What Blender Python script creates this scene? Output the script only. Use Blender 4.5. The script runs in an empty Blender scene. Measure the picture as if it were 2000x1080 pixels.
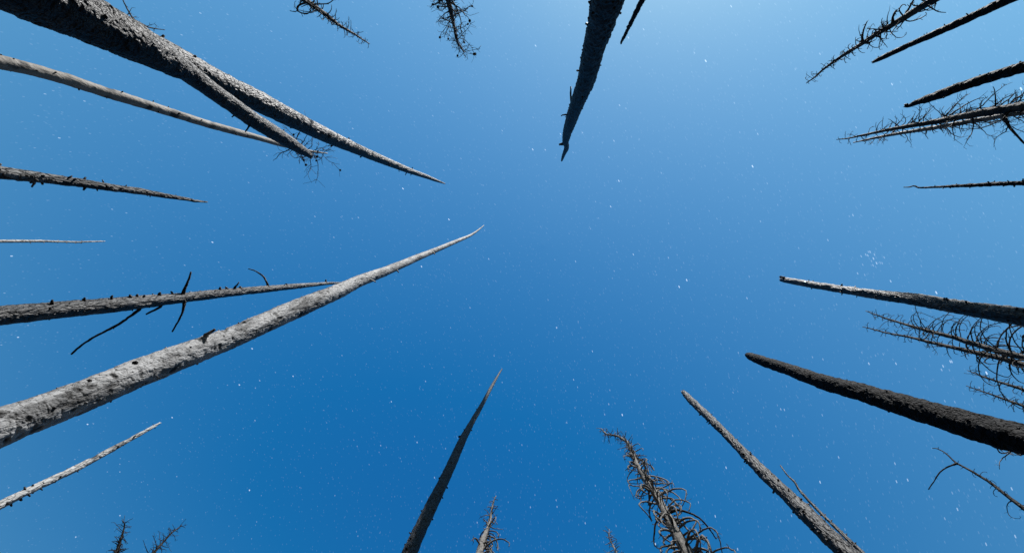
import bpy, math, random
import numpy as np
from mathutils import Vector, Matrix, Quaternion

random.seed(11)
rng = np.random.default_rng(11)
S = bpy.context.scene
COL = S.collection

# ------------------------------------------------------------------ camera, sky, moon, exposure
F = 1000.0                                   # focal length in photo pixels (photo 2000 x 1080, 18 mm lens)
ZX, ZY = 1060.0, 478.0                       # where the zenith falls in the photo
EYE = 1.5                                    # camera height above the ground
cd = bpy.data.cameras.new('camera')
cam = bpy.data.objects.new('camera', cd); COL.objects.link(cam)
cd.sensor_width = 36; cd.lens = 18; cd.clip_start = .05; cd.clip_end = 6000
flip = Quaternion((1, 0, 0), math.pi)
zen = flip @ Vector(((ZX - 1000) / F, (540 - ZY) / F, -1)).normalized()
CAMQ = zen.rotation_difference(Vector((0, 0, 1))) @ flip
cam.rotation_mode = 'QUATERNION'
cam.rotation_quaternion = CAMQ
cam.location = (0, 0, EYE)
S.camera = cam
CAMM = np.array(CAMQ.to_matrix())

SUN_AZ = math.radians(17.5)                    # from the top of the picture (-Y) towards its right (+X)
SUN_EL = math.radians(47)
w = bpy.data.worlds.new('World'); S.world = w; w.use_nodes = True
nt = w.node_tree; nt.nodes.clear()
sky = nt.nodes.new('ShaderNodeTexSky'); sky.sky_type = 'NISHITA'; sky.sun_disc = False
sky.sun_elevation = SUN_EL; sky.sun_rotation = math.pi - SUN_AZ
sky.altitude = 0; sky.air_density = 2.0; sky.dust_density = 0.4; sky.ozone_density = 3.0
bg = nt.nodes.new('ShaderNodeBackground'); bg.inputs[1].default_value = 0.1
out = nt.nodes.new('ShaderNodeOutputWorld')
gr = nt.nodes.new('ShaderNodeVectorMath'); gr.operation = 'MULTIPLY_ADD'      # contrast and colour balance of the long exposure
gr.inputs[1].default_value = (.756, .943, .753); gr.inputs[2].default_value = (-.873, -1.07, -.193)
lo = nt.nodes.new('ShaderNodeVectorMath'); lo.operation = 'MAXIMUM'; lo.inputs[1].default_value = (.046, .68, 2.0)
nt.links.new(sky.outputs[0], gr.inputs[0]); nt.links.new(gr.outputs[0], lo.inputs[0])
nt.links.new(lo.outputs[0], bg.inputs[0]); nt.links.new(bg.outputs[0], out.inputs[0])
sl = bpy.data.lights.new('moon', 'SUN'); sl.energy = 5.0; sl.angle = math.radians(.5); sl.color = (1, .98, .955)
so = bpy.data.objects.new('moon', sl); COL.objects.link(so)
sd = Vector((math.sin(SUN_AZ) * math.cos(SUN_EL), -math.cos(SUN_AZ) * math.cos(SUN_EL), math.sin(SUN_EL)))
so.rotation_mode = 'QUATERNION'; so.rotation_quaternion = sd.to_track_quat('Z', 'Y'); so.location = (0, -30, 60)
S.view_settings.view_transform = 'Standard'; S.view_settings.look = 'None'
S.view_settings.gamma = 1; S.view_settings.use_curve_mapping = False
S.view_settings.exposure = 0.9

# ------------------------------------------------------------------ helpers
def rays(px):                                # photo pixels -> world directions with z = 1
    px = np.atleast_2d(np.asarray(px, float))
    c = np.stack([(px[:, 0] - 1000) / F, (540 - px[:, 1]) / F, -np.ones(len(px))], 1)
    d = c @ CAMM.T
    return d / d[:, 2:3]

def vnoise(p, seed=0):                       # smooth value noise in [-1, 1]
    p = np.asarray(p, float); i = np.floor(p).astype(np.int64); f = p - i
    u = f * f * f * (f * (f * 6 - 15) + 10)
    def h(a, b, c):
        n = (a * 73856093) ^ (b * 19349663) ^ (c * 83492791) ^ (seed * 2654435761)
        n &= 0xffffffff
        n = ((n ^ (n >> 15)) * 2246822519) & 0xffffffff
        n = ((n ^ (n >> 13)) * 3266489917) & 0xffffffff
        n ^= n >> 16
        return n / 2147483647.5 - 1
    x, y, z = i[..., 0], i[..., 1], i[..., 2]
    ux, uy, uz = u[..., 0], u[..., 1], u[..., 2]
    def lx(b, c): return h(x, b, c) * (1 - ux) + h(x + 1, b, c) * ux
    a = lx(y, z) * (1 - uy) + lx(y + 1, z) * uy
    b = lx(y, z + 1) * (1 - uy) + lx(y + 1, z + 1) * uy
    return a * (1 - uz) + b * uz

def fbm(p, o=3, seed=0):
    s = 0; a = 1.; t = 0
    for k in range(o):
        s = s + a * vnoise(p * 2 ** k + 17.3 * k, seed + k); t += a; a *= .5
    return s / t

def frames(P):
    T = np.gradient(P, axis=0); T /= np.linalg.norm(T, axis=1)[:, None] + 1e-12
    N = np.zeros_like(T)
    n = np.cross(T[0], [0.31, .94, .12]); n /= np.linalg.norm(n)
    for k in range(len(T)):
        n = n - T[k] * n.dot(T[k]); n /= np.linalg.norm(n) + 1e-12; N[k] = n
    return T, N, np.cross(T, N)

class MB:
    def __init__(s): s.v = []; s.f = []; s.n = 0
    def add(s, V, Fs):
        s.v.append(np.asarray(V, float)); o = s.n
        s.f += [tuple(i + o for i in f) for f in Fs]; s.n += len(V)
    def tube(s, P, R, seg=6, disp=None, jag=0.):
        P = np.asarray(P, float); R = np.asarray(R, float)
        T, N, B = frames(P)
        a = np.linspace(0, 2 * math.pi, seg, endpoint=False)
        dirs = np.cos(a)[None, :, None] * N[:, None] + np.sin(a)[None, :, None] * B[:, None]
        V = P[:, None] + dirs * R[:, None, None]
        if disp is not None:
            V = V + dirs * disp(V, R[:, None] * np.ones((1, seg)), dirs)[..., None]
        if jag:                               # splintered end on the last rings
            j = rng.normal(0, 1, seg); j = (j + np.roll(j, 1)) * .7
            for k, wgt in ((-1, 1.), (-2, .7), (-3, .35)):
                V[k] += T[k] * (jag * wgt * j)[:, None]
        n = len(P)
        Fs = []
        for i in range(n - 1):
            for k in range(seg):
                k2 = (k + 1) % seg
                Fs.append((i * seg + k, i * seg + k2, (i + 1) * seg + k2, (i + 1) * seg + k))
        V = V.reshape(-1, 3)
        V = np.vstack([V, P[0], P[-1] + T[-1] * (R[-1] * .3)])
        c0, c1 = n * seg, n * seg + 1
        for k in range(seg):
            k2 = (k + 1) % seg
            Fs.append((c0, k2, k)); Fs.append((c1, (n - 1) * seg + k, (n - 1) * seg + k2))
        s.add(V, Fs)
    def build(s, name, mat, parent=None, origin=None, smooth=True):
        V = np.vstack(s.v)
        if origin is not None: V = V - np.asarray(origin)
        me = bpy.data.meshes.new(name); me.from_pydata(V.tolist(), [], s.f)
        if smooth: me.polygons.foreach_set('use_smooth', np.ones(len(me.polygons), bool))
        me.materials.append(mat); me.update()
        o = bpy.data.objects.new(name, me); COL.objects.link(o)
        if parent: o.parent = parent
        return o

# ------------------------------------------------------------------ materials
def bark(name, dark, pale, cover, rough=(.45, .8), scale=1., crack=.6, bump=.8, contrast=.07, spec=.5, zs=.45, crackdark=.8):
    """Burnt wood: dark char and pale flakes (weathered wood, painted glints of charcoal) mixed by noise ('cover' = share of pale), checked by cracks."""
    m = bpy.data.materials.new(name); m.use_nodes = True
    t = m.node_tree; N = t.nodes; L = t.links; N.clear()
    def nd(ty, **k):
        n = N.new(ty)
        for a, b in k.items(): setattr(n, a, b)
        return n
    o = nd('ShaderNodeOutputMaterial'); p = nd('ShaderNodeBsdfPrincipled'); L.new(p.outputs[0], o.inputs[0])
    tc = nd('ShaderNodeTexCoord'); mp = nd('ShaderNodeMapping'); mp.inputs['Scale'].default_value = (1, 1, zs)
    L.new(tc.outputs['Object'], mp.inputs[0])
    def noise(sc, det=4, ro=.6, dis=0.):
        n = nd('ShaderNodeTexNoise'); n.inputs['Scale'].default_value = sc * scale; n.inputs['Detail'].default_value = det
        n.inputs['Roughness'].default_value = ro; n.inputs['Distortion'].default_value = dis
        L.new(mp.outputs[0], n.inputs['Vector']); return n.outputs['Fac']
    def ramp(s, a, b, ca=(0, 0, 0, 1), cb=(1, 1, 1, 1)):
        r = nd('ShaderNodeValToRGB'); r.color_ramp.elements[0].position = a; r.color_ramp.elements[1].position = b
        r.color_ramp.elements[0].color = ca; r.color_ramp.elements[1].color = cb; L.new(s, r.inputs[0]); return r.outputs[0]
    def math_(op, a, b):
        n = nd('ShaderNodeMath', operation=op)
        for i, x in enumerate((a, b)):
            if isinstance(x, (int, float)): n.inputs[i].default_value = x
            else: L.new(x, n.inputs[i])
        return n.outputs[0]
    def mix(f, a, b):
        n = nd('ShaderNodeMix', data_type='RGBA')
        if isinstance(f, (int, float)): n.inputs[0].default_value = f
        else: L.new(f, n.inputs[0])
        for i, x in ((6, a), (7, b)):
            if isinstance(x, tuple): n.inputs[i].default_value = x + (1,)
            else: L.new(x, n.inputs[i])
        return n.outputs[2]
    big = noise(4, 6, .62, .5); mid = noise(15, 5, .6, .3); fine = noise(55, 4, .6)
    # cracks between plates of char, distorted
    wv = nd('ShaderNodeVectorMath', operation='MULTIPLY_ADD')
    wn = nd('ShaderNodeTexNoise'); wn.inputs['Scale'].default_value = 14 * scale; wn.inputs['Detail'].default_value = 3
    L.new(mp.outputs[0], wn.inputs['Vector']); L.new(wn.outputs['Color'], wv.inputs[0])
    wv.inputs[1].default_value = (.09, .09, .09); L.new(mp.outputs[0], wv.inputs[2])
    vo = nd('ShaderNodeTexVoronoi', feature='DISTANCE_TO_EDGE'); vo.inputs['Scale'].default_value = 26 * scale
    L.new(wv.outputs[0], vo.inputs['Vector'])
    cr = ramp(vo.outputs['Distance'], 0.0, .13)
    vo2 = nd('ShaderNodeTexVoronoi', feature='F1'); vo2.inputs['Scale'].default_value = 26 * scale
    L.new(wv.outputs[0], vo2.inputs['Vector'])
    bw = nd('ShaderNodeSeparateColor'); L.new(vo2.outputs['Color'], bw.inputs[0])
    # share of pale wood and painted glints
    cov = math_('ADD', math_('MULTIPLY', big, .62), math_('MULTIPLY', mid, .38))
    c = 1 - cover
    lo = .5 + (c - .5) * .42
    mask = ramp(cov, lo - contrast, lo + contrast)
    d2 = mix(fine, tuple(x * .55 for x in dark), tuple(x * 1.5 for x in dark))
    p2 = mix(fine, tuple(x * .62 for x in pale), tuple(min(1, x * 1.25) for x in pale))
    p3 = mix(math_('MULTIPLY', bw.outputs[0], .35), p2, tuple(x * .6 for x in pale))
    colr = mix(mask, d2, p3)
    ck = mix(math_('MULTIPLY', math_('SUBTRACT', 1., cr), crackdark), colr, tuple(x * .6 for x in dark))
    bn = nd('ShaderNodeAttribute'); bn.attribute_name = 'burn'          # pits, knots and splits are burnt black inside
    ck = mix(bn.outputs['Fac'], ck, tuple(x * .5 for x in dark))
    L.new(ck, p.inputs['Base Color'])
    rr = nd('ShaderNodeMapRange'); rr.inputs[3].default_value = rough[0]; rr.inputs[4].default_value = rough[1]
    L.new(mid, rr.inputs[0]); L.new(rr.outputs[0], p.inputs['Roughness'])
    p.inputs['Specular IOR Level'].default_value = spec
    hgt = math_('ADD', math_('ADD', math_('MULTIPLY', cr, crack), math_('MULTIPLY', mid, 1.1)),
                math_('ADD', math_('MULTIPLY', fine, .5), math_('MULTIPLY', bw.outputs[1], .35)))
    b = nd('ShaderNodeBump'); b.inputs['Strength'].default_value = bump; b.inputs['Distance'].default_value = .022 / scale
    L.new(hgt, b.inputs['Height']); L.new(b.outputs[0], p.inputs['Normal'])
    return m

SPEC = dict(
    char=('charred_bark', (.005, .0052, .0058), (.034, .0345, .036), .36, dict(rough=(.42, .72), scale=1.1, bump=1., spec=.2, contrast=.06, crack=.4, zs=.35)),
    scaly=('charred_scaly_bark', (.005, .0052, .0056), (.034, .0342, .035), .38, dict(rough=(.42, .72), scale=1.2, bump=1., spec=.16, contrast=.06, zs=.6)),
    soot=('matte_charcoal', (.002, .0022, .003), (.0048, .005, .006), .35, dict(rough=(.6, .9), scale=.9, bump=1., spec=.07)),
    silver=('charred_wood_painted_glints', (.006, .006, .0065), (.125, .126, .129), .31, dict(rough=(.42, .72), scale=1., bump=1., spec=.22, zs=.25, crack=.25, contrast=.06, crackdark=.4)),  # pale flakes painted in to give the glints of charcoal sheen
    ash=('ash_grey_charred_wood', (.008, .008, .0085), (.19, .19, .19), .46, dict(rough=(.5, .8), scale=1.1, bump=1., spec=.15, zs=.25, crack=.6)),
    pale=('pale_weathered_wood', (.009, .009, .0095), (.27, .27, .271), .56, dict(rough=(.5, .8), scale=1.1, bump=.9, zs=.3, spec=.2, crack=.15, crackdark=.15)),
    tan=('tan_grey_bark', (.05, .045, .04), (.2, .183, .16), .8, dict(rough=(.6, .85), scale=1.0, crack=.1, bump=.4, crackdark=.1, spec=.2, zs=.3)),
    bone=('bleached_wood', (.015, .015, .015), (.34, .34, .335), .72, dict(rough=(.5, .8), scale=1.4, bump=.6, crackdark=.4, spec=.3, zs=.3)),
    twig=('grey_twig_bark', (.02, .019, .018), (.175, .166, .153), .6, dict(rough=(.55, .85), scale=1.4, bump=.5, crackdark=.3, spec=.12, zs=.4)),
    dtwig=('scorched_twig_bark', (.008, .008, .008), (.055, .05, .045), .5, dict(rough=(.6, .9), scale=1.4, bump=.6, crackdark=.3, spec=.12)),
)
_mats = {}
def MATF(key, D=5.):                          # the same bark, grained coarser on the trees that stand farther off
    b = 0 if D < 5 else 1 if D < 8 else 2
    if (key, b) not in _mats:
        n, dk, pl, cv, kw = SPEC[key]; kw = dict(kw); kw['scale'] *= (1., .62, .42)[b]
        _mats[key, b] = bark(n, dk, pl, cv, **kw)
    return _mats[key, b]

# ------------------------------------------------------------------ the ground (never in the frame; its surrounding slopes are added)
def ground():
    n = 121; u = np.linspace(-1, 1, n); g = np.sign(u) * np.abs(u) ** 2.2 * 900
    X, Y = np.meshgrid(g, g); r = np.hypot(X, Y)
    q = np.stack([X, Y, 0 * X], -1)
    Z = .12 * fbm(q * .35, 3, 5) * np.clip(r / 2, 0, 1) + 14 * fbm(q * .01, 4, 9) * np.clip((r - 30) / 200, 0, 1) + 330 * np.clip((r - 45) / 600, 0, 1) ** .9 * (1 + .25 * fbm(q * .004, 2, 21))  # unseen valley sides, raised all round to block light from the low sky
    V = np.stack([X, Y, Z], -1).reshape(-1, 3)
    Fs = [(j * n + i, j * n + i + 1, (j + 1) * n + i + 1, (j + 1) * n + i) for j in range(n - 1) for i in range(n - 1)]
    m = bpy.data.materials.new('burnt_soil'); m.use_nodes = True; t = m.node_tree; p = t.nodes['Principled BSDF']
    tc = t.nodes.new('ShaderNodeTexCoord'); no = t.nodes.new('ShaderNodeTexNoise'); no.inputs['Scale'].default_value = 1.7; no.inputs['Detail'].default_value = 8
    ra = t.nodes.new('ShaderNodeValToRGB'); ra.color_ramp.elements[0].color = (.008, .008, .008, 1); ra.color_ramp.elements[1].color = (.045, .042, .038, 1)
    ra.color_ramp.elements[0].position = .35; ra.color_ramp.elements[1].position = .7
    t.links.new(tc.outputs['Object'], no.inputs['Vector']); t.links.new(no.outputs['Fac'], ra.inputs[0]); t.links.new(ra.outputs[0], p.inputs['Base Color'])
    bu = t.nodes.new('ShaderNodeBump'); bu.inputs['Distance'].default_value = .05; t.links.new(no.outputs['Fac'], bu.inputs['Height']); t.links.new(bu.outputs[0], p.inputs['Normal'])
    p.inputs['Roughness'].default_value = .95
    mb = MB(); mb.add(V, Fs); o = mb.build('ground', m); o['kind'] = 'structure'
ground()

# ------------------------------------------------------------------ trees
GROUP = 'burnt dead trees ringing the camera'

class Tree:
    def __init__(s, name, label, D, k, path, mat, seg=20, step=3., rough=.08, freq=10., jag=0., ridge=.0, flare=.009, pit=.0, split=0., pf=7.):
        path = np.array(path, float)[::-1]                 # from the low end (frame edge) to the tip
        px, wd = path[:, :2], path[:, 2]
        L = np.concatenate([[0], np.cumsum(np.linalg.norm(np.diff(px, axis=0), axis=1))])
        n = max(8, int(L[-1] / step)); t = np.linspace(0, L[-1], n)
        q = np.stack([np.interp(t, L, px[:, i]) for i in range(2)] + [np.interp(t, L, wd)], 1)
        w_ = max(1, int(9 / step))                         # soften the corners of the traced line
        if w_ > 1 and n > 4 * w_:
            ker = np.ones(w_) / w_
            pad = np.pad(q, ((w_, w_), (0, 0)), mode='reflect', reflect_type='odd')
            q = np.stack([np.convolve(pad[:, i], ker, 'same')[w_:-w_] for i in range(3)], 1)
        d = rays(q[:, :2]); rho = np.hypot(d[:, 0], d[:, 1])
        z = D / (rho + k)
        P = d * z[:, None]
        R = np.maximum(q[:, 2], .8) / F * np.abs(z) * .5 * np.sqrt(1 + 0 * rho)
        P[:, 2] += EYE
        # below the frame: on down to the soil, straightening out, with a butt flare
        zl = P[0, 2]; m = max(6, int(zl / .15))
        zz = np.linspace(0.0 - .15, zl, m, endpoint=False)
        j = min(n - 1, n // 3 + 2)
        sl_ = np.clip((P[j, :2] - P[0, :2]) / max(.3, P[j, 2] - zl), -.06, .06)
        ext = np.stack([P[0, 0] + sl_[0] * (zz - zl), P[0, 1] + sl_[1] * (zz - zl), zz], 1)
        re = R[0] + flare * (zl - zz) + R[0] * .8 * np.exp(-np.clip(zz, 0, None) / .25)
        s.vis0 = m
        s.P = np.vstack([ext, P]); s.R = np.concatenate([re, R])
        s.px = np.vstack([np.full((m, 2), -1e4), q[:, :2]])
        s.base = np.array([ext[0, 0], ext[0, 1], 0.0])
        s.D = D; s.mat = mat; s.n = len(s.P)
        e = bpy.data.objects.new(name, None); COL.objects.link(e); e.location = s.base; e.empty_display_size = .3
        e['label'] = label; e['category'] = 'tree'; e['group'] = GROUP
        s.e = e; s.small = MB()
        sd = int(rng.integers(1, 9999))
        def disp(V, R_, dirs):
            q = V * np.array([1, 1, .4]) * freq + sd
            dsp = fbm(q, 4, sd) * rough
            lo = fbm(V * np.array([1, 1, .5]) * 2.2 + sd, 2, sd + 50) * rough * 1.2
            if ridge:
                g = 1 - np.abs(vnoise(V * np.array([1, 1, .55]) * freq * 1.7 + 9, sd + 3)); dsp = dsp - ridge * np.clip(g - .62, 0, 1) ** 1.5 * 3
            fl = fbm(V * np.array([1, 1, .6]) * freq * 3.3 + 31, 2, sd + 60) * rough * .75
            pq = vnoise(V * np.array([1, 1, .55]) * freq * 1.5 + 5, sd + 61) + .35 * vnoise(V * freq * 4, sd + 62)
            pl = (np.clip(pq / .16, -1, 1) + np.clip((pq - .45) / .1, 0, 1)) * rough * .55      # flakes of bark standing proud
            dsp = dsp + fl + pl
            ps = 4.2 / max(D, 3.)
            pn = vnoise(V * np.array([1, 1, .7]) * pf * ps + sd * .1, sd + 7) * .7 + vnoise(V * pf * ps * 2.3, sd + 8) * .3
            p_ = np.clip((pn - .38) / .22, 0, 1)
            cn = np.abs(vnoise(V * np.array([1, 1, .05]) * 9 * ps + .25 * fbm(V * 6, 2, sd)[..., None], sd + 11))
            gate = np.clip(vnoise(V * np.array([.6, .6, .5]) * 1.6 * ps, sd + 12) * 3 + .3, 0, 1)
            c_ = np.clip(1 - cn / .06, 0, 1) * gate
            s.burn = np.clip(p_ * (pit > 0) + c_ * (split > 0), 0, 1)
            return R_ * (dsp + lo - pit * p_ - split * c_)
        mb = MB(); mb.tube(s.P, s.R, seg, disp, jag)
        s.trunk = mb.build('trunk', MATF(mat, D), e, s.base)
        at = s.trunk.data.attributes.new('burn', 'FLOAT', 'POINT')
        at.data.foreach_set('value', np.concatenate([s.burn.reshape(-1), [0, .6]]).astype(np.float32))
    def at(s, px):                                         # index of the trunk ring nearest a photo pixel
        return int(np.argmin(np.hypot(s.px[:, 0] - px[0], s.px[:, 1] - px[1])))
    def part(s, name, mb, mat=None): return mb.build(name, MATF(mat or s.mat, s.D), s.e, s.base)
    def traced(s, pts, w0, w1, mat=None, dz=0.0, twigs=0, name='branch', front=True):
        """A branch traced in the photo: starts on the trunk, keeps the trunk's depth and sags by dz metres."""
        i = s.at(pts[0]); z0 = s.P[i, 2] - EYE
        pts = np.array(pts, float)
        L = np.concatenate([[0], np.cumsum(np.linalg.norm(np.diff(pts, axis=0), axis=1))])
        t = np.linspace(0, L[-1], max(6, int(L[-1] / 5)))
        # smooth curve through the points
        xs = np.interp(t, L, pts[:, 0]); ys = np.interp(t, L, pts[:, 1])
        for _ in range(3):
            xs[1:-1] = (xs[:-2] + 2 * xs[1:-1] + xs[2:]) / 4; ys[1:-1] = (ys[:-2] + 2 * ys[1:-1] + ys[2:]) / 4
        z = z0 + dz * (t / L[-1]) - (s.R[i] * .6 if front else 0)
        P = rays(np.stack([xs, ys], 1)) * z[:, None]; P[:, 2] += EYE
        P[0] = P[0] * .4 + s.P[i] * .6
        P[1:-1] += rng.normal(0, .0018, (len(P) - 2, 3)) * z0 / 8
        R = np.interp(t / L[-1], [0, 1], [w0, w1]) / F * z * .5 * (1 + .7 * np.exp(-t / 5)) * (1 + rng.normal(0, .07, len(t)))
        mb = MB(); mb.tube(P, R, 7)
        for _ in range(twigs):
            k = rng.integers(len(P) // 4, len(P)); dv = rng.normal(0, 1, 3); dv /= np.linalg.norm(dv)
            l = rng.uniform(3, 8) / F * z0
            mb.tube([P[k], P[k] + dv * l * .6, P[k] + dv * l], [R[k] * .5, R[k] * .4, R[k] * .2], 4)
        return s.part(name, mb, mat)
    def spurs(s, n, lpx=(3, 7), rel=.22, a=0., b=1., mat=None):
        """Snapped-off branch stubs and knots scattered up the trunk."""
        for _ in range(n):
            i = s.vis0 + int((a + (b - a) * rng.random()) * (s.n - s.vis0 - 2)); z = s.P[i, 2] - EYE
            T = s.P[min(i + 1, s.n - 1)] - s.P[i - 1]; T /= np.linalg.norm(T)
            dv = rng.normal(0, 1, 3); dv -= T * dv.dot(T); dv /= np.linalg.norm(dv)
            dv = dv + T * rng.uniform(-.5, .5)
            l = rng.uniform(*lpx) / F * z; r = max(.0022, s.R[i] * rng.uniform(.6, 1.2) * rel)
            r = min(r, .022)
            p0 = s.P[i] + dv * s.R[i] * .7; p2 = s.P[i] + dv * (s.R[i] + l)
            p1 = (p0 + p2) / 2 + rng.normal(0, .1, 3) * l
            s.small.tube([p0, p1, p2], [r * 1.6, r * 1.05, r * .75], 6)
    def crown(s, n, a, b, l0, l1, e0=(-.2, .5), curl=(1., 2.5), twigs=3, tl=.25, rel=.35, mat=None, cones=0, wander=.12, minr=.48, power=1., bias=None):
        """Dead branches from fraction a to b of the visible trunk (0 = frame edge, 1 = tip); lengths in photo pixels l0 (at a) .. l1 (at b)."""
        phi = rng.random() * 6.28; made = []
        for c in range(n):
            f = a + (b - a) * ((c + rng.random()) / n) ** power
            i = s.vis0 + int(f * (s.n - s.vis0 - 1)); i = min(i, s.n - 1)
            z = s.P[i, 2] - EYE
            u = (f - a) / max(1e-6, b - a)
            lp = (l0 + (l1 - l0) * u) * min(1.7, rng.lognormal(-.08, .38))
            L = lp / F * z * (np.hypot(*(s.P[i, :2])) / z * .25 + 1)
            phi += 2.4 + rng.normal(0, .5)
            if bias is not None and rng.random() < .6: phi = bias + rng.normal(0, .6)
            el = rng.uniform(*e0); cu = rng.uniform(*curl); N_ = int(np.clip(lp / 3.2, 5, 16))
            P = [s.P[i] + 0]; az = phi; daz = rng.normal(0, .35)
            for k in range(N_):
                t = k / N_
                e = el - cu * t ** 1.15; az += daz / N_ + rng.normal(0, wander) ; e += rng.normal(0, wander)
                P.append(P[-1] + np.array([math.cos(az) * math.cos(e), math.sin(az) * math.cos(e), math.sin(e)]) * L / N_)
            P = np.array(P)
            r0 = min(max(minr / F * z, min(s.R[i] * rel, .035)), s.R[i] * .8) * rng.uniform(.75, 1.15)
            r1 = max(.36 / F * z, r0 * .32)
            R = np.linspace(r0, min(r0, r1), len(P))
            mb = MB() if lp >= 9 else s.small
            mb.tube(P, R, 6 if lp > 18 else 5)
            for _ in range(int(rng.poisson(twigs * min(1.6, lp / 22)))):
                k = rng.integers(1, len(P)); dv = P[k] - P[k - 1]; dv /= np.linalg.norm(dv)
                q = rng.normal(0, 1, 3); q -= dv * q.dot(dv); q /= np.linalg.norm(q); q = q * .8 + dv * .5 + np.array([0, 0, rng.normal(.05, .2)])
                l = L * tl * rng.uniform(.3, 1.1)
                rr = max(.34 / F * z, R[k] * .5)
                mid = P[k] + q * l * .55 + rng.normal(0, .1, 3) * l
                mb.tube([P[k], mid, P[k] + q * l + rng.normal(0, .15, 3) * l], [rr, rr * .85, rr * .6], 4)
            if lp >= 9: s.part('branch', mb, mat or s.mat)
            made.append((P[-1], z))
        if cones:
            pick = [made[k] for k in rng.permutation(len(made))[:cones]]
            me = cone_mesh(MATF('soot'))
            for p, z in pick:
                o = bpy.data.objects.new('pine_cone', me); COL.objects.link(o); o.parent = s.e
                o.location = p - s.base; o.scale = [rng.uniform(1.8, 2.7) / F * z] * 3
                o.rotation_euler = rng.uniform(-1, 1, 3)
    def done(s, mat=None):
        if s.small.n:
            o = s.part('twigs', s.small, mat); o['kind'] = 'stuff'

_cone = {}
def cone_mesh(mat):
    """Unit pine cone: rings of tilted scales round an egg-shaped core."""
    if 'm' in _cone: return _cone['m']
    V = []; Fs = []; n = 10; rings = 7
    for j in range(rings):
        t = j / (rings - 1); z = -1.15 + 2.3 * t; r = math.sin(math.pi * (.12 + .8 * t) ** .85) * .85 + .06
        for i in range(n):
            a = 2 * math.pi * (i + .5 * (j % 2)) / n; q = r * (1.12 if i % 2 == j % 2 else .82)
            V.append((q * math.cos(a), q * math.sin(a), z))
    for j in range(rings - 1):
        for i in range(n):
            k = (i + 1) % n; Fs.append((j * n + i, j * n + k, (j + 1) * n + k, (j + 1) * n + i))
    V += [(0, 0, -1.3), (0, 0, 1.3)]
    for i in range(n):
        k = (i + 1) % n; Fs += [(rings * n, k, i), (rings * n + 1, (rings - 1) * n + i, (rings - 1) * n + k)]
    me = bpy.data.meshes.new('pine_cone'); me.from_pydata(V, [], Fs); me.materials.append(mat); _cone['m'] = me
    return me

# ---- upper left
t = Tree('burnt_snag', 'thickest charred trunk filling the top left corner, broken off short', 4.0, 0,
    [(607,305,9),(600,300,14),(590,294,18),(557,273,26),(492,233,30),(410,174,33),(365,140,40),(313,110,60),(251,76,79),(155,29,97),(85,-5,112),(10,-40,124)],
    'scaly', pit=.03, split=.03, seg=110, step=1.5, rough=.026, freq=16, jag=.03, ridge=.05)
t.spurs(10, (2, 5), .12, .2, 1); t.traced([(489,243),(484,251),(479,258)], 4, 2.5, dz=-.05, name='branch_stub'); t.done()

t = Tree('burnt_pine_trunk', 'long straight charred trunk leaning out from behind the thickest trunk, upper left', 5.6, .03,
    [(869,359,2),(850,352,6),(835,346,8),(800,334,11),(750,314,16),(700,293,20),(650,271,26),(600,247,31),(550,222,36),(500,196,41),(450,173,44),(400,147,47),(350,120,50),(300,95,54),(150,22,70),(60,-25,78)],
    'char', pit=.04, split=.06, seg=72, step=1.6, rough=.024, freq=12, ridge=.05)
t.spurs(30, (2, 6), .16, .3, 1); t.done()

t = Tree('bare_pine', 'smooth tan grey trunk below the thickest one, small crown of cones at its end', 9.5, 0,
    [(640,300,2),(622,298,3.5),(600,295,6),(550,283,9),(500,268,11),(467,259.5,13),(400,241,14.5),(333,220,16),(267,199,19.5),(200,179,21),(133,156,22.5),(67,137.5,24),(0,122,28),(-60,107,31)],
    'tan', pit=.03, split=.03, seg=40, step=2, rough=.035, freq=7)
t.spurs(34, (1.5, 4), .16); 
t.crown(28, .9, .995, 44, 34, (-.1, .9), (-.8, .9), 5, .4, .3, 'dtwig', cones=10, wander=.2)
t.done('dtwig')

t = Tree('twiggy_pine', 'small scorched treetop showing a few twigs over the upper edge of the thickest trunk', 11, 0,
    [(322,59,1.3),(306,57,2),(290,54,3),(262,40,5),(225,22,7),(160,-10,10)], 'dtwig', seg=10, step=3)
t.crown(9, .45, .95, 16, 9, (-.1, .8), (-.5, .8), 4, .4, .3)
t.traced([(262,40),(246,14),(240,2),(237,-14)], 3, 2, twigs=4, dz=.4); t.done()

# ---- left
t = Tree('burnt_snag', 'cracked charred trunk at left with a knobbly snapped tip, above the thinnest pale pole', 9, 0,
    [(404,395,2.5),(386,393,5),(380,393,5.5),(370,390,6.5),(318,382,10),(278,374.5,13),(222,367.5,15.5),(167,359,18),(93,349,21),(44,343,24),(0,337.5,27),(-60,328,30)],
    'ash', pit=.08, split=.12, seg=48, step=1.6, rough=.05, freq=11, jag=.02, ridge=.06)
t.spurs(34, (2, 6), .24); t.traced([(68,357),(64,362),(62,366)], 4, 3, name='branch_stub'); t.done()

t = Tree('dead_pole', 'thinnest pale grey pole reaching in from the middle of the left edge', 14, 0,
    [(206,471.5,1.6),(198,471.5,2.3),(150,473,4),(75,471,5.5),(0,471.5,6.5),(-60,471,7)], 'bone', seg=14, step=2, rough=.08)
t.spurs(14, (1.5, 4), .3); t.done()

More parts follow.
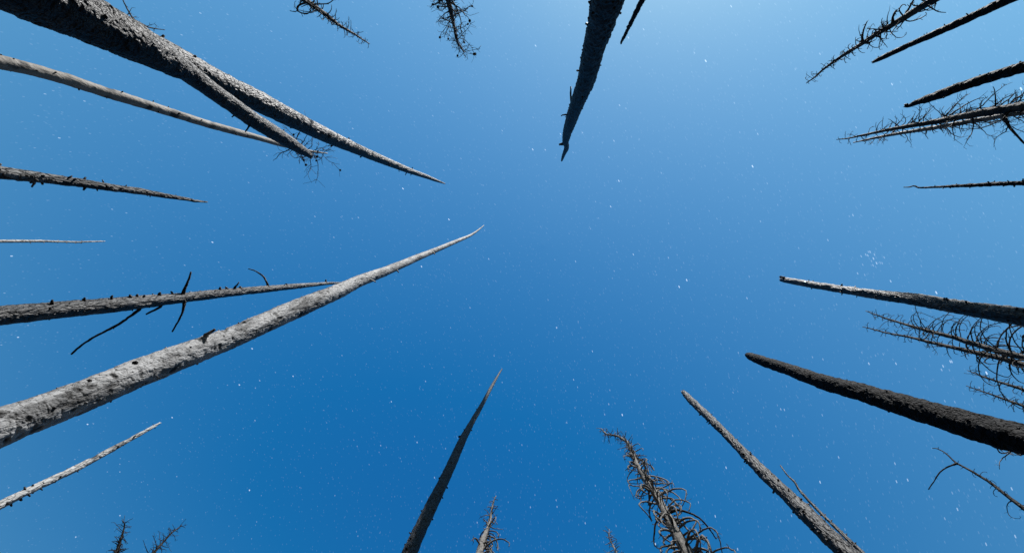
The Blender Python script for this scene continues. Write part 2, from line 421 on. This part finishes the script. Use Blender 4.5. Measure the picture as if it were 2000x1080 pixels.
t = Tree('burnt_pine_trunk', 'charred trunk at left with long bare side branches, its tip behind the biggest pale trunk', 6.5, 0,
    [(668,552.3,3.2),(640,553.5,6),(583,558.5,10.5),(517,565,14),(450,571,17.5),(370,580,20),(315,586,24),(222,595.5,31),(102,606.5,37),(0,616.5,42),(-60,623,45)],
    'silver', pit=.05, split=.08, seg=64, step=1.6, rough=.034, freq=11, ridge=.05)
t.traced([(276,602),(233,633),(185,657),(159,674),(139,692)], 5.5, 4, 'char', -.5, 2)
t.traced([(318,597),(300,606),(285,614)], 5, 3, 'char', -.2)
t.traced([(356,572),(367,552),(373,531)], 6, 3.5, 'char', .1)
t.traced([(361,591),(354,617),(336,648)], 5.5, 3, 'char', -.2)
t.traced([(457,564),(462,557),(467,551)], 4, 2, 'char', .1, name='branch_stub')
t.traced([(524,559),(519,545),(510,535),(499,529),(485,525)], 4, 2, 'char', .2)
t.traced([(637,552),(636,546)], 3, 2, 'char', 0, name='branch_stub')
for q in (102,165,218,255,268,312,337,430,443,470,560):
    y = np.interp(q, [0,102,222,315,370,450,517], [595,588,580,574,570,562,558])
    t.traced([(q, y + 3), (q - 1, y - 2), (q - 3 + rng.random() * 6, y - rng.uniform(1.5, 4))], rng.uniform(3.5, 5.5), 3, name='branch_stub')
t.spurs(34, (1, 4), .16); t.done()

t = Tree('weathered_pine_trunk', 'biggest pale trunk, silvery and pitted, rising from the lower left towards the centre', 3.4, .045,
    [(945.5,440,1.4),(938,446.5,2.6),(929,453.5,3.8),(917,461,5.2),(883,475,8),(850,489,10),(817,502.5,13),(750,531,18.5),(700,549.5,24),(663,568,29),(617,587,34),(550,615.5,40),(450,660,44),(348,698.5,53),(265,730.5,60),(171,770.5,66),(81,804,73),(0,835,81),(-60,858,87)],
    'pale', pit=.075, split=.07, pf=9., seg=120, step=1.3, rough=.024, freq=20, ridge=.055)
t.traced([(398,655),(411,650),(420,643)], 8, 5, 'pale', .02, name='branch_stub')
for p in ((345,685),(262,709),(172,744),(318,700),(592,586),(738,533),(752,537)):
    t.traced([p, (p[0] + rng.uniform(-4, 8), p[1] + rng.uniform(-2, 6))], 8 if p[0] < 400 else 5, 6 if p[0] < 400 else 3.5, 'soot', 0, name='knot')
t.traced([(768,522),(776,528),(779,532)], 3.5, 2.5, 'bone', 0, name='branch_stub')
t.traced([(715,547),(727,546),(734,551)], 4, 2.5, 'bone', 0, name='branch_stub')
t.traced([(840,490),(846,492),(850,497)], 3, 2, 'bone', 0, name='branch_stub')
t.spurs(60, (.6, 2.5), .1, 0, .95); t.done()

t = Tree('weathered_pole', 'pale slim trunk with dark knots and blunt top, under the biggest pale trunk', 9, 0,
    [(312,826,3.5),(300,833,5.5),(265,852,8),(183,897,12),(122,927,14.5),(61,956,16.5),(0,986,19),(-60,1017,21)], 'bone', pit=.1, split=.06, seg=40, step=1.6, rough=.1, freq=9, jag=.02, ridge=.04)
t.spurs(36, (1.5, 5), .26, mat='char'); t.done('char')

# ---- bottom left corner, far twiggy tops
t = Tree('twiggy_pine', 'small far twiggy treetop at the bottom left edge, left one of two', 15, 0,
    [(238,1015,1.3),(244,1023,2.5),(240,1040,4),(236,1052,5),(228,1080,9),(215,1115,12)], 'dtwig', seg=10, step=3)
t.crown(44, .2, .99, 21, 11, (-.2, .7), (-.4, 1.5), 3, .4, .38, minr=.62); t.done()
t = Tree('twiggy_pine', 'small far twiggy treetop at the bottom left edge, right one of two', 15, 0,
    [(356,1024,1.2),(345,1033,2.2),(334,1041,3),(310,1068,5),(297,1082,6.5),(270,1112,8)], 'dtwig', seg=10, step=3)
t.crown(44, .2, .99, 20, 11, (-.2, .7), (-.6, 1.3), 3, .4, .38, minr=.62); t.done()

# ---- bottom
t = Tree('burnt_pine_trunk', 'black charred trunk with a thin pointed tip standing at the bottom centre', 4.0, 0,
    [(981,720,1.3),(978,724,3),(959.5,756,6),(941.5,790,8),(923,822,11),(904,857,15),(885,900,19),(866,941,22),(845,982,25),(825,1024,27),(800,1080,31),(775,1135,35)],
    'char', pit=.06, split=.06, seg=72, step=1.6, rough=.04, freq=13, ridge=.06)
t.spurs(40, (1, 4), .16); t.traced([(899,852),(895,853)], 4, 2, name='branch_stub'); t.done()

t = Tree('twiggy_pine', 'small grey treetop with curling branches at the bottom edge, right of the black trunk', 9, 0,
    [(969,967,1.4),(963,981,3),(959,1005,5),(957.5,1013,6),(952,1034,8.5),(943.5,1052,11.5),(936,1080,15),(925,1120,19)], 'twig', seg=16, step=2)
t.crown(34, .55, .99, 17, 8, (-.3, .6), (0, 1.5), 3, .4, .4, minr=.7)
t.crown(36, .02, .62, 60, 42, (.2, .8), (2.4, 4.4), 3, .14, .36, bias=.4, minr=.9); t.done()

t = Tree('twiggy_pine', 'tiniest treetop poking up from the bottom edge left of the curly pine', 13, 0,
    [(1190,1033,1.2),(1189,1050,2),(1197,1064,3),(1203.5,1078,4),(1216,1110,6)], 'twig', seg=10, step=2.5)
t.crown(36, .2, .99, 18, 10, (-.2, .8), (-.4, 1.2), 3, .4, .45, minr=.8); t.done()

t = Tree('curly_pine', 'dead grey pine at lower right of centre wrapped in a tangle of curling branches', 7, 0,
    [(1173.6,836,1.2),(1184.6,848,3),(1206.7,851,4),(1225.5,863,5.5),(1233.4,881.6,7),(1244,907,9),(1260,935,11),(1276,957,13),(1291.6,985.5,15.5),(1310.5,1023,18),(1330,1058,23),(1342,1080,27),(1362,1115,31)],
    'twig', seg=40, step=1.6, rough=.05)
t.crown(80, .7, .995, 20, 10, (-.2, .9), (-.6, 1.6), 2, .35, .36, minr=.7)
t.crown(50, .5, .8, 60, 36, (.1, .8), (2.4, 4.6), 3, .12, .34, wander=.15, minr=1.)
t.crown(62, .02, .58, 98, 72, (.1, .9), (2.8, 5.0), 4, .09, .3, wander=.15, minr=1.3)
t.traced([(1318,994),(1345,1000),(1368,1012),(1384,1030),(1399,1052)], 5, 2.2, 'dtwig', -.4, 3)
t.done()

t = Tree('burnt_snag', 'charred glinting snag with ragged blunt top rising from the bottom, right of a curly pine', 5.5, 0,
    [(1334.5,765,8.5),(1338,769,11),(1347,779,13),(1361,793,14),(1391.5,821.5,15),(1422,852,15),(1455,886.7,18),(1489,921,23),(1536,965,25),(1570,1000,30),(1608.5,1037.5,32),(1641,1068,35),(1690,1115,39)],
    'silver', pit=.12, split=.08, seg=72, step=1.6, rough=.07, freq=13, jag=.05, ridge=.09)
t.spurs(46, (1.5, 5), .18); t.done()
t = Tree('dead_pole', 'slender bare stem close beside the ragged snag at lower right', 5.9, 0,
    [(1523.6,907.8,2),(1537,927,3),(1553,941.5,4),(1559,954,4.5),(1581,979,5),(1609.6,1007.5,5.5),(1636,1033,6.5),(1665,1061,8),(1720,1112,10)], 'silver', seg=14, step=2, rough=.1, freq=14)
t.spurs(14, (1.5, 4), .35); t.done()

# ---- right
t = Tree('burnt_snag', 'thick soot black trunk on the right with a rounded blunt top', 4.2, 0,
    [(1459,693,8),(1464,695,14),(1472,698,16),(1500,709,20),(1535,719.5,22),(1571,733,26),(1615,748,29),(1680,765,33),(1730,781,38),(1785,797,41),(1852,818,47),(1922,838,53),(2000,858.5,56),(2060,874,59)],
    'soot', pit=.05, split=.04, seg=72, step=1.7, rough=.045, freq=14, jag=.01, ridge=.07)
t.spurs(16, (1, 3), .12); t.traced([(1766,800),(1770,796),(1775,793)], 7, 5, 'pale', 0, name='scar'); t.done()

t = Tree('burnt_snag', 'split topped charred trunk at right lit along its upper side, above the curly twin stems', 6, 0,
    [(1526.5,545.5,8),(1532,546.5,10.5),(1588,556.5,13),(1641,564.5,15),(1715,576,18),(1782,584,22.5),(1852,596,26),(1922,607,30),(2000,619,34),(2060,628,37)],
    'silver', pit=.08, split=.12, seg=72, step=1.6, rough=.04, freq=12, jag=.07, ridge=.07)
t.traced([(1533,543),(1528,541),(1523,540)], 4, 2, name='splinter')
t.spurs(36, (1.5, 4), .17); t.done()

t = Tree('curly_pine', 'dead pine at right with big looping branches, upper stem of a pair', 11, 0,
    [(1690,607,1.2),(1709,613.8,2),(1731,622,3),(1764,632,4.2),(1798,642,5.5),(1831,651,6.5),(1864,659,7.5),(1898,670,8.8),(1931,680,10),(1964,689,10.8),(2000,698,11.5),(2060,714,13)], 'dtwig', seg=20, step=2)
t.crown(60, .62, .99, 22, 8, (.0, .7), (1.0, 3.2), 2, .25, .3)
t.crown(60, .02, .75, 105, 42, (.4, 1.1), (2.8, 4.6), 5, .06, .26, wander=.1, minr=.7, bias=-1.3); t.done()
t = Tree('curly_pine', 'dead pine at right with short hooked twigs, lower stem of a pair', 11.6, 0,
    [(1684,638,1.2),(1698,641,2),(1731,650,3),(1775.6,658,4.4),(1820,669,5.8),(1864,679,7),(1909,689,8.3),(1953,699,9.2),(2000,712,10),(2060,729,11)], 'dtwig', seg=20, step=2)
t.crown(76, .15, .99, 20, 8, (-.1, .7), (.4, 2.4), 2, .3, .3)
t.crown(12, .02, .5, 56, 32, (.2, .9), (2.4, 4.6), 3, .1, .3, wander=.07); t.done()

t = Tree('twiggy_pine', 'thin twiggy treetop at the right edge, upper of two just above the soot black trunk', 16, 0,
    [(1889,723,1.2),(1909,731,2.2),(1942,743,3.6),(1975.6,753,4.8),(2000,761,5.8),(2060,780,8)], 'dtwig', seg=12, step=2.5)
t.crown(56, .1, .99, 18, 9, (-.2, .8), (.2, 2.4), 2, .35, .35); t.done()
t = Tree('twiggy_pine', 'thin twiggy treetop at the right edge, lower of two just above the soot black trunk', 16.5, 0,
    [(1887,753,1.2),(1909,761,2),(1942,772,3.2),(1975.6,784.4,4.4),(2000,793,5.3),(2060,815,7.5)], 'dtwig', seg=12, step=2.5)
t.crown(56, .1, .99, 16, 8, (-.2, .8), (.2, 2.4), 2, .35, .35); t.done()

t = Tree('forked_dead_sapling', 'thin dark treetop forking into two bare twigs at the lower right corner', 12, 0,
    [(1820,875,1.2),(1829,875,1.6),(1842,881,2),(1852,889,2.4),(1862,899,2.8),(1869,904.4,3.3),(1900,921,4.2),(1933,941,5.2),(1966.7,967.8,6.2),(2000,993,7.4),(2060,1038,9)], 'dtwig', seg=14, step=2)
t.traced([(1869,904.4),(1855.6,909),(1838,918),(1832,926),(1825.6,938),(1813,955.6)], 3, 1.6, None, 0, 5)
t.crown(10, .3, .7, 26, 20, (.2, .8), (2.6, 4.6), 2, .15, .3, wander=.07)
t.crown(26, .05, .98, 9, 5, (-.2, .6), (0, 1.5), 1, .4, .3)
t.done()

t = Tree('twiggy_pine', 'pale curled branches peeping out under the soot black trunk at the right edge', 12, 0,
    [(1880,833,2),(1920,846,4),(1960,858,7),(2000,869,9),(2060,886,12)], 'twig', seg=14, step=2.5)
t.crown(8, .2, .7, 40, 30, (-.1, .6), (1.5, 3.5), 3, .15, .3)
t.traced([(1945,851),(1945,873),(1949,882),(1956,887),(1964,886),(1972,881)], 3, 2, 'dtwig', 0, 3, front=False)
t.traced([(1975,862),(1978,884),(1986,886),(1994,889)], 4, 3, 'bone', 0, 2, front=False); t.done()

t = Tree('dead_pole', 'thin black pole with a crooked tip reaching in from the right edge', 11, 0,
    [(1765,366,1.6),(1771,366,2),(1777.5,365.7,2.3),(1783,363.5,2.6),(1787.5,363,2.8),(1791,366,3),(1796,367,3.2),(1825,366,4),(1850,364.5,5.2),(1900,362,7),(1950,359.5,8),(2000,357.5,9),(2060,355,10)], 'soot', seg=18, step=1.2, rough=.12, freq=14)
t.spurs(26, (1.5, 4), .3); t.done()

# ---- upper right
t = Tree('twiggy_pine', 'dead pine with dark swept back twigs at the right edge, upper of a close pair', 9, 0,
    [(1633,273,1.3),(1655,271,2.4),(1698,261.7,4.2),(1741,252.5,6),(1784,245,8),(1827,238,10),(1884,226.7,12),(1942,216.6,14),(2000,208,15.5),(2060,199,17)], 'dtwig', seg=22, step=2)
t.crown(60, .5, .99, 34, 8, (-.6, .4), (-.3, .8), 4, .35, .28, wander=.16, bias=-.5)
t.crown(36, .02, .55, 58, 36, (-.9, .0), (-.5, .5), 7, .26, .22, wander=.16, bias=-.7); t.done()
t = Tree('twiggy_pine', 'dead pine with pale lit drooping twigs at the right edge, lower of a close pair', 9.6, 0,
    [(1666,279,1.8),(1712,269,4.4),(1755,261,5.8),(1798,254,6.8),(1841,247,7.8),(1899,236.7,8.5),(1956,226.7,9),(2000,219.5,9.5),(2060,210,10)], 'twig', seg=18, step=2)
t.crown(44, .4, .99, 26, 8, (-.6, .5), (-.3, .8), 4, .35, .28, wander=.16, bias=.4)
t.crown(22, .05, .5, 46, 36, (-.7, .2), (-.5, .8), 6, .24, .24, wander=.16, bias=.5)
t.traced([(1962,226),(1968,245),(1984,262),(2001,281),(2012,290)], 5, 3, 'dtwig', -.3, 5); t.done()

t = Tree('burnt_snag', 'black trunk with a notched hooked tip at the right edge, above the twiggy pair', 8, 0,
    [(1768,208,4),(1772,208.5,4.5),(1776,207,6.5),(1784,203,9),(1796,198.5,9.5),(1803,196,12.5),(1841,183,15.5),(1884,167,16.5),(1942,148,18),(2000,131,20),(2060,113,22)], 'soot', pit=.1, split=.08, seg=30, step=1.6, rough=.08, freq=10, jag=.02, ridge=.06)
t.traced([(1771,207),(1769,203.5)], 5, 4, name='branch_stub')
t.traced([(1858,184),(1848,187),(1842,192)], 2.5, 2.5, name='branch_stub'); t.spurs(18, (1, 3), .15); t.done()
t = Tree('burnt_snag', 'slim black trunk with a blunt tip in the upper right corner, below the thorny pine', 6.5, 0,
    [(1705.5,122,4),(1712,118.5,7),(1720,114.5,8.2),(1741,104.5,9.2),(1784,84.5,9.6),(1827,65.5,12),(1884,40,14),(1942,12.5,16),(1985,-7,17.5),(2040,-32,19)], 'soot', pit=.08, split=.06, seg=40, step=1.6, rough=.05, freq=11, jag=.02, ridge=.06)
t.spurs(18, (1, 3), .15); t.done()
t = Tree('thorny_pine', 'dark thorny treetop leaning in from the top right, leftmost of the corner trees', 9, 0,
    [(1574,163.6,1.2),(1592,150.6,2.8),(1609,135,4),(1640,113,5.5),(1678,89,7),(1712,67,8.3),(1747,47,10),(1784,24,11.5),(1821,1.5,13),(1870,-28,15)], 'dtwig', seg=20, step=2)
t.crown(80, .45, .99, 20, 8, (-.3, .8), (.6, 3.4), 2, .3, .3)
t.crown(24, .05, .62, 48, 30, (.2, .7), (1.2, 3.6), 3, .18, .26)
t.traced([(1685,84),(1683,68),(1689,52),(1694,42)], 4, 2, None, -.3, 6)
t.traced([(1744,47),(1743,32),(1747,22),(1752,20)], 4.5, 3, None, -.2, 4)
t.traced([(1764,36),(1777,14),(1782,6),(1786,-2)], 4, 3, None, -.2, 6); t.done()

# ---- top
t = Tree('burnt_snag', 'broad blue black burnt trunk hanging in from the top edge with a crooked snapped tip', 4.0, .01,
    [(1097,315,3),(1099,308,5.5),(1102,300,7),(1106,292,9),(1107,286,10),(1104,278,12),(1107,264,16),(1110,252,19),(1120,222,24),(1132,190,29),(1145,158,34),(1154,120,38),(1164,77,44),(1175,43,50),(1186,0,62),(1200,-50,72)],
    'char', pit=.06, split=.08, seg=64, step=1.4, rough=.045, freq=15, ridge=.08)
t.traced([(1104,281),(1098,281),(1092,283)], 6, 3.5, name='branch_stub')
t.traced([(1117,206),(1114,190),(1115,170)], 4, 3, name='branch_stub', dz=.2)
t.traced([(1110,225),(1102,223),(1096,227)], 3.5, 2, name='branch_stub')
t.traced([(1136,139),(1130,139),(1126,138)], 4, 3, name='branch_stub')
t.traced([(1186,70),(1190,66),(1193,66)], 6, 5, name='branch_stub')
t.traced([(1150,50),(1146,48),(1144,46)], 4, 4, name='branch_stub')
t.traced([(1154,6),(1152,3)], 6, 5, name='branch_stub')
t.spurs(40, (1, 3), .1); t.done()
t = Tree('dead_pole', 'thin black pole tip at the top edge, just right of the broad burnt trunk', 7.5, 0,
    [(1213,86,3),(1214,80,5),(1218,75,5.5),(1230,50,7),(1243,23,8),(1255,0,9.5),(1280,-48,12)], 'soot', seg=20, step=1.6, rough=.14, freq=14)
t.spurs(8, (1, 2.5), .3); t.done()
t = Tree('cone_bearing_pine', 'dead treetop with dark cones and spreading twigs at the top edge, left of centre', 7.5, 0,
    [(908,104,1.6),(901,95,3),(893,83,4.2),(887,53,5.5),(883,33,7),(875,0,10),(862,-50,13)], 'dtwig', seg=18, step=2)
t.crown(62, .2, .99, 52, 20, (-.3, .8), (-.7, 1.6), 7, .32, .26, cones=15, wander=.18); t.done()
t = Tree('thorny_pine', 'dark treetop with stubby curled twigs at the top edge, left of the cone bearing one', 9, 0,
    [(723,87,1.3),(710,79,2.4),(697,70,3.4),(663,50,5.6),(637,30,7.5),(610,10,9.2),(593,-2,10.5),(550,-32,13)], 'dtwig', seg=18, step=2)
t.crown(90, .25, .99, 20, 9, (-.2, .7), (1., 3.4), 2, .3, .3)
t.crown(20, .02, .55, 62, 36, (.2, .8), (1.8, 3.8), 3, .14, .28)
t.traced([(600,4),(580,12),(576,20),(590,28),(610,25)], 4, 2, None, -.2, 5); t.done()

# ------------------------------------------------------------------ stars
def stars():
    pole = rays([(0, 1110)])[0]; pole /= np.linalg.norm(pole)
    n = 16000
    zc = rng.uniform(.02, 1, n); a = rng.uniform(0, 2 * math.pi, n); q = np.sqrt(1 - zc * zc)
    d = np.stack([q * np.cos(a), q * np.sin(a), zc], 1)
    keep = rng.random(n) < .72 + .28 * fbm(d * 5, 3, 4)
    d = d[keep]
    mag = np.clip(.045 * rng.random(len(d)) ** -.5, 0, .7)
    g = rng.normal(0, 1, (45000, 3)); g /= np.linalg.norm(g, axis=1)[:, None]; g[:, 2] = np.abs(g[:, 2]) + .01     # the host of faint ones
    d = np.vstack([d, g]); mag = np.concatenate([mag, rng.uniform(.012, .05, len(g))])
    px = [(1087,640,1.3),(1280,1062,1.6),(1601.7,941,1.2),(1397,1007.6,1.1),(1638,892.7,.8),(1237,497,1.),(1157,686,.9),(1428,13,.9),(148,1048,1.2),
          (210,796,.5),(688,427,.5),(1065,293,.9),(1210,206,.8),(1257,58,.7),(1480,262,.7),(219,409,.6),(165,198,.7),(88,184,.6),(700,425,.8),(615,423,.7),
          (1697,710,1.),(1750,710,.9),(1856,706,1.),(1859,706,.9),(1842,715,.9),(1839,722,.7),(1751,940,.9),(1748,905,.7),(1870,994,.9),(1983,1047,.9),(1926,1062,.8),(1976,954,.9),
          (668,694,.6),(538,727,.5),(918,601,.7),(880,640,.5),(1036,990,.8),(1088,989,.8),(1143,1021,.9),(932,1020,.8),(1107,825,.7),(1181,809,.7),(1189,789,.8),(1128,756,.6),(1525,799,.8),(1532,800,.8)]
    px += [(1706,505,1.3),(1712,514,1.3),(1699.5,492,1.),(1695,499,1.),(1691,497.5,.9),(1708,497.5,.9),(1682,500.5,.8),(1696,492,.7),(1702,510,.6),(1723,514,.7),(1705,518,.7),(1727,503,.7),(1719,513,.6),(1685,517,.6),(1675,534,.9),(1689,537,.6)]
    for cx, cy, s_, k in ((1105,645,16,22),(845,540,14,16),(1705,507,16,14),(110,235,30,14),(470,650,30,10)):
        for _ in range(k): px.append((cx + rng.normal(0, s_), cy + rng.normal(0, s_), rng.uniform(.06, .25)))
    e = rays([(p[0], p[1]) for p in px]); e /= np.linalg.norm(e, axis=1)[:, None]
    d = np.vstack([d, e]); mag = np.concatenate([mag, [p[2] * (.32 if 1660 < p[0] < 1735 and 480 < p[1] < 545 else .42) for p in px]])
    tr = np.cross(pole, d); sn = np.linalg.norm(tr, axis=1); tr /= sn[:, None] + 1e-9
    nr = np.cross(d, tr)
    RAD = 2500.
    pxs = RAD / F                                          # one photo pixel near the zenith
    hl = (.75 + 2.3 * sn * (.5 + .5 * np.clip(mag, 0, 1))) * pxs; hw = (.55 + .35 * np.clip(mag, 0, 1.2)) * pxs
    c = d * RAD
    k = np.array([(1, 0), (.6, 1), (-.6, 1), (-1, 0), (-.6, -1), (.6, -1)])
    V = c[:, None] + k[None, :, :1] * (tr * hl[:, None])[:, None] + k[None, :, 1:] * (nr * hw[:, None])[:, None]
    V = V.reshape(-1, 3); V[:, 2] += EYE
    m = bpy.data.materials.new('starlight'); m.use_nodes = True; t = m.node_tree; t.nodes.clear()
    o = t.nodes.new('ShaderNodeOutputMaterial'); ad = t.nodes.new('ShaderNodeAddShader'); tp = t.nodes.new('ShaderNodeBsdfTransparent')
    em = t.nodes.new('ShaderNodeEmission'); at = t.nodes.new('ShaderNodeAttribute'); at.attribute_name = 'brightness'
    em.inputs[0].default_value = (.92, .97, 1, 1)
    mu = t.nodes.new('ShaderNodeMath'); mu.operation = 'MULTIPLY'; mu.inputs[1].default_value = STAR
    t.links.new(at.outputs['Fac'], mu.inputs[0]); t.links.new(mu.outputs[0], em.inputs[1])
    t.links.new(tp.outputs[0], ad.inputs[0]); t.links.new(em.outputs[0], ad.inputs[1]); t.links.new(ad.outputs[0], o.inputs[0])
    m.cycles.emission_sampling = 'NONE'
    mb = MB(); mb.add(V, [tuple(range(6 * i, 6 * i + 6)) for i in range(len(d))])
    ob = mb.build('stars', m, smooth=False); ob['kind'] = 'stuff'
    ob['label'] = 'small white stars scattered over the whole blue sky'; ob['category'] = 'stars'
    att = ob.data.attributes.new('brightness', 'FLOAT', 'POINT'); att.data.foreach_set('value', np.repeat(mag, 6).astype(np.float32))
STAR = .43
stars()
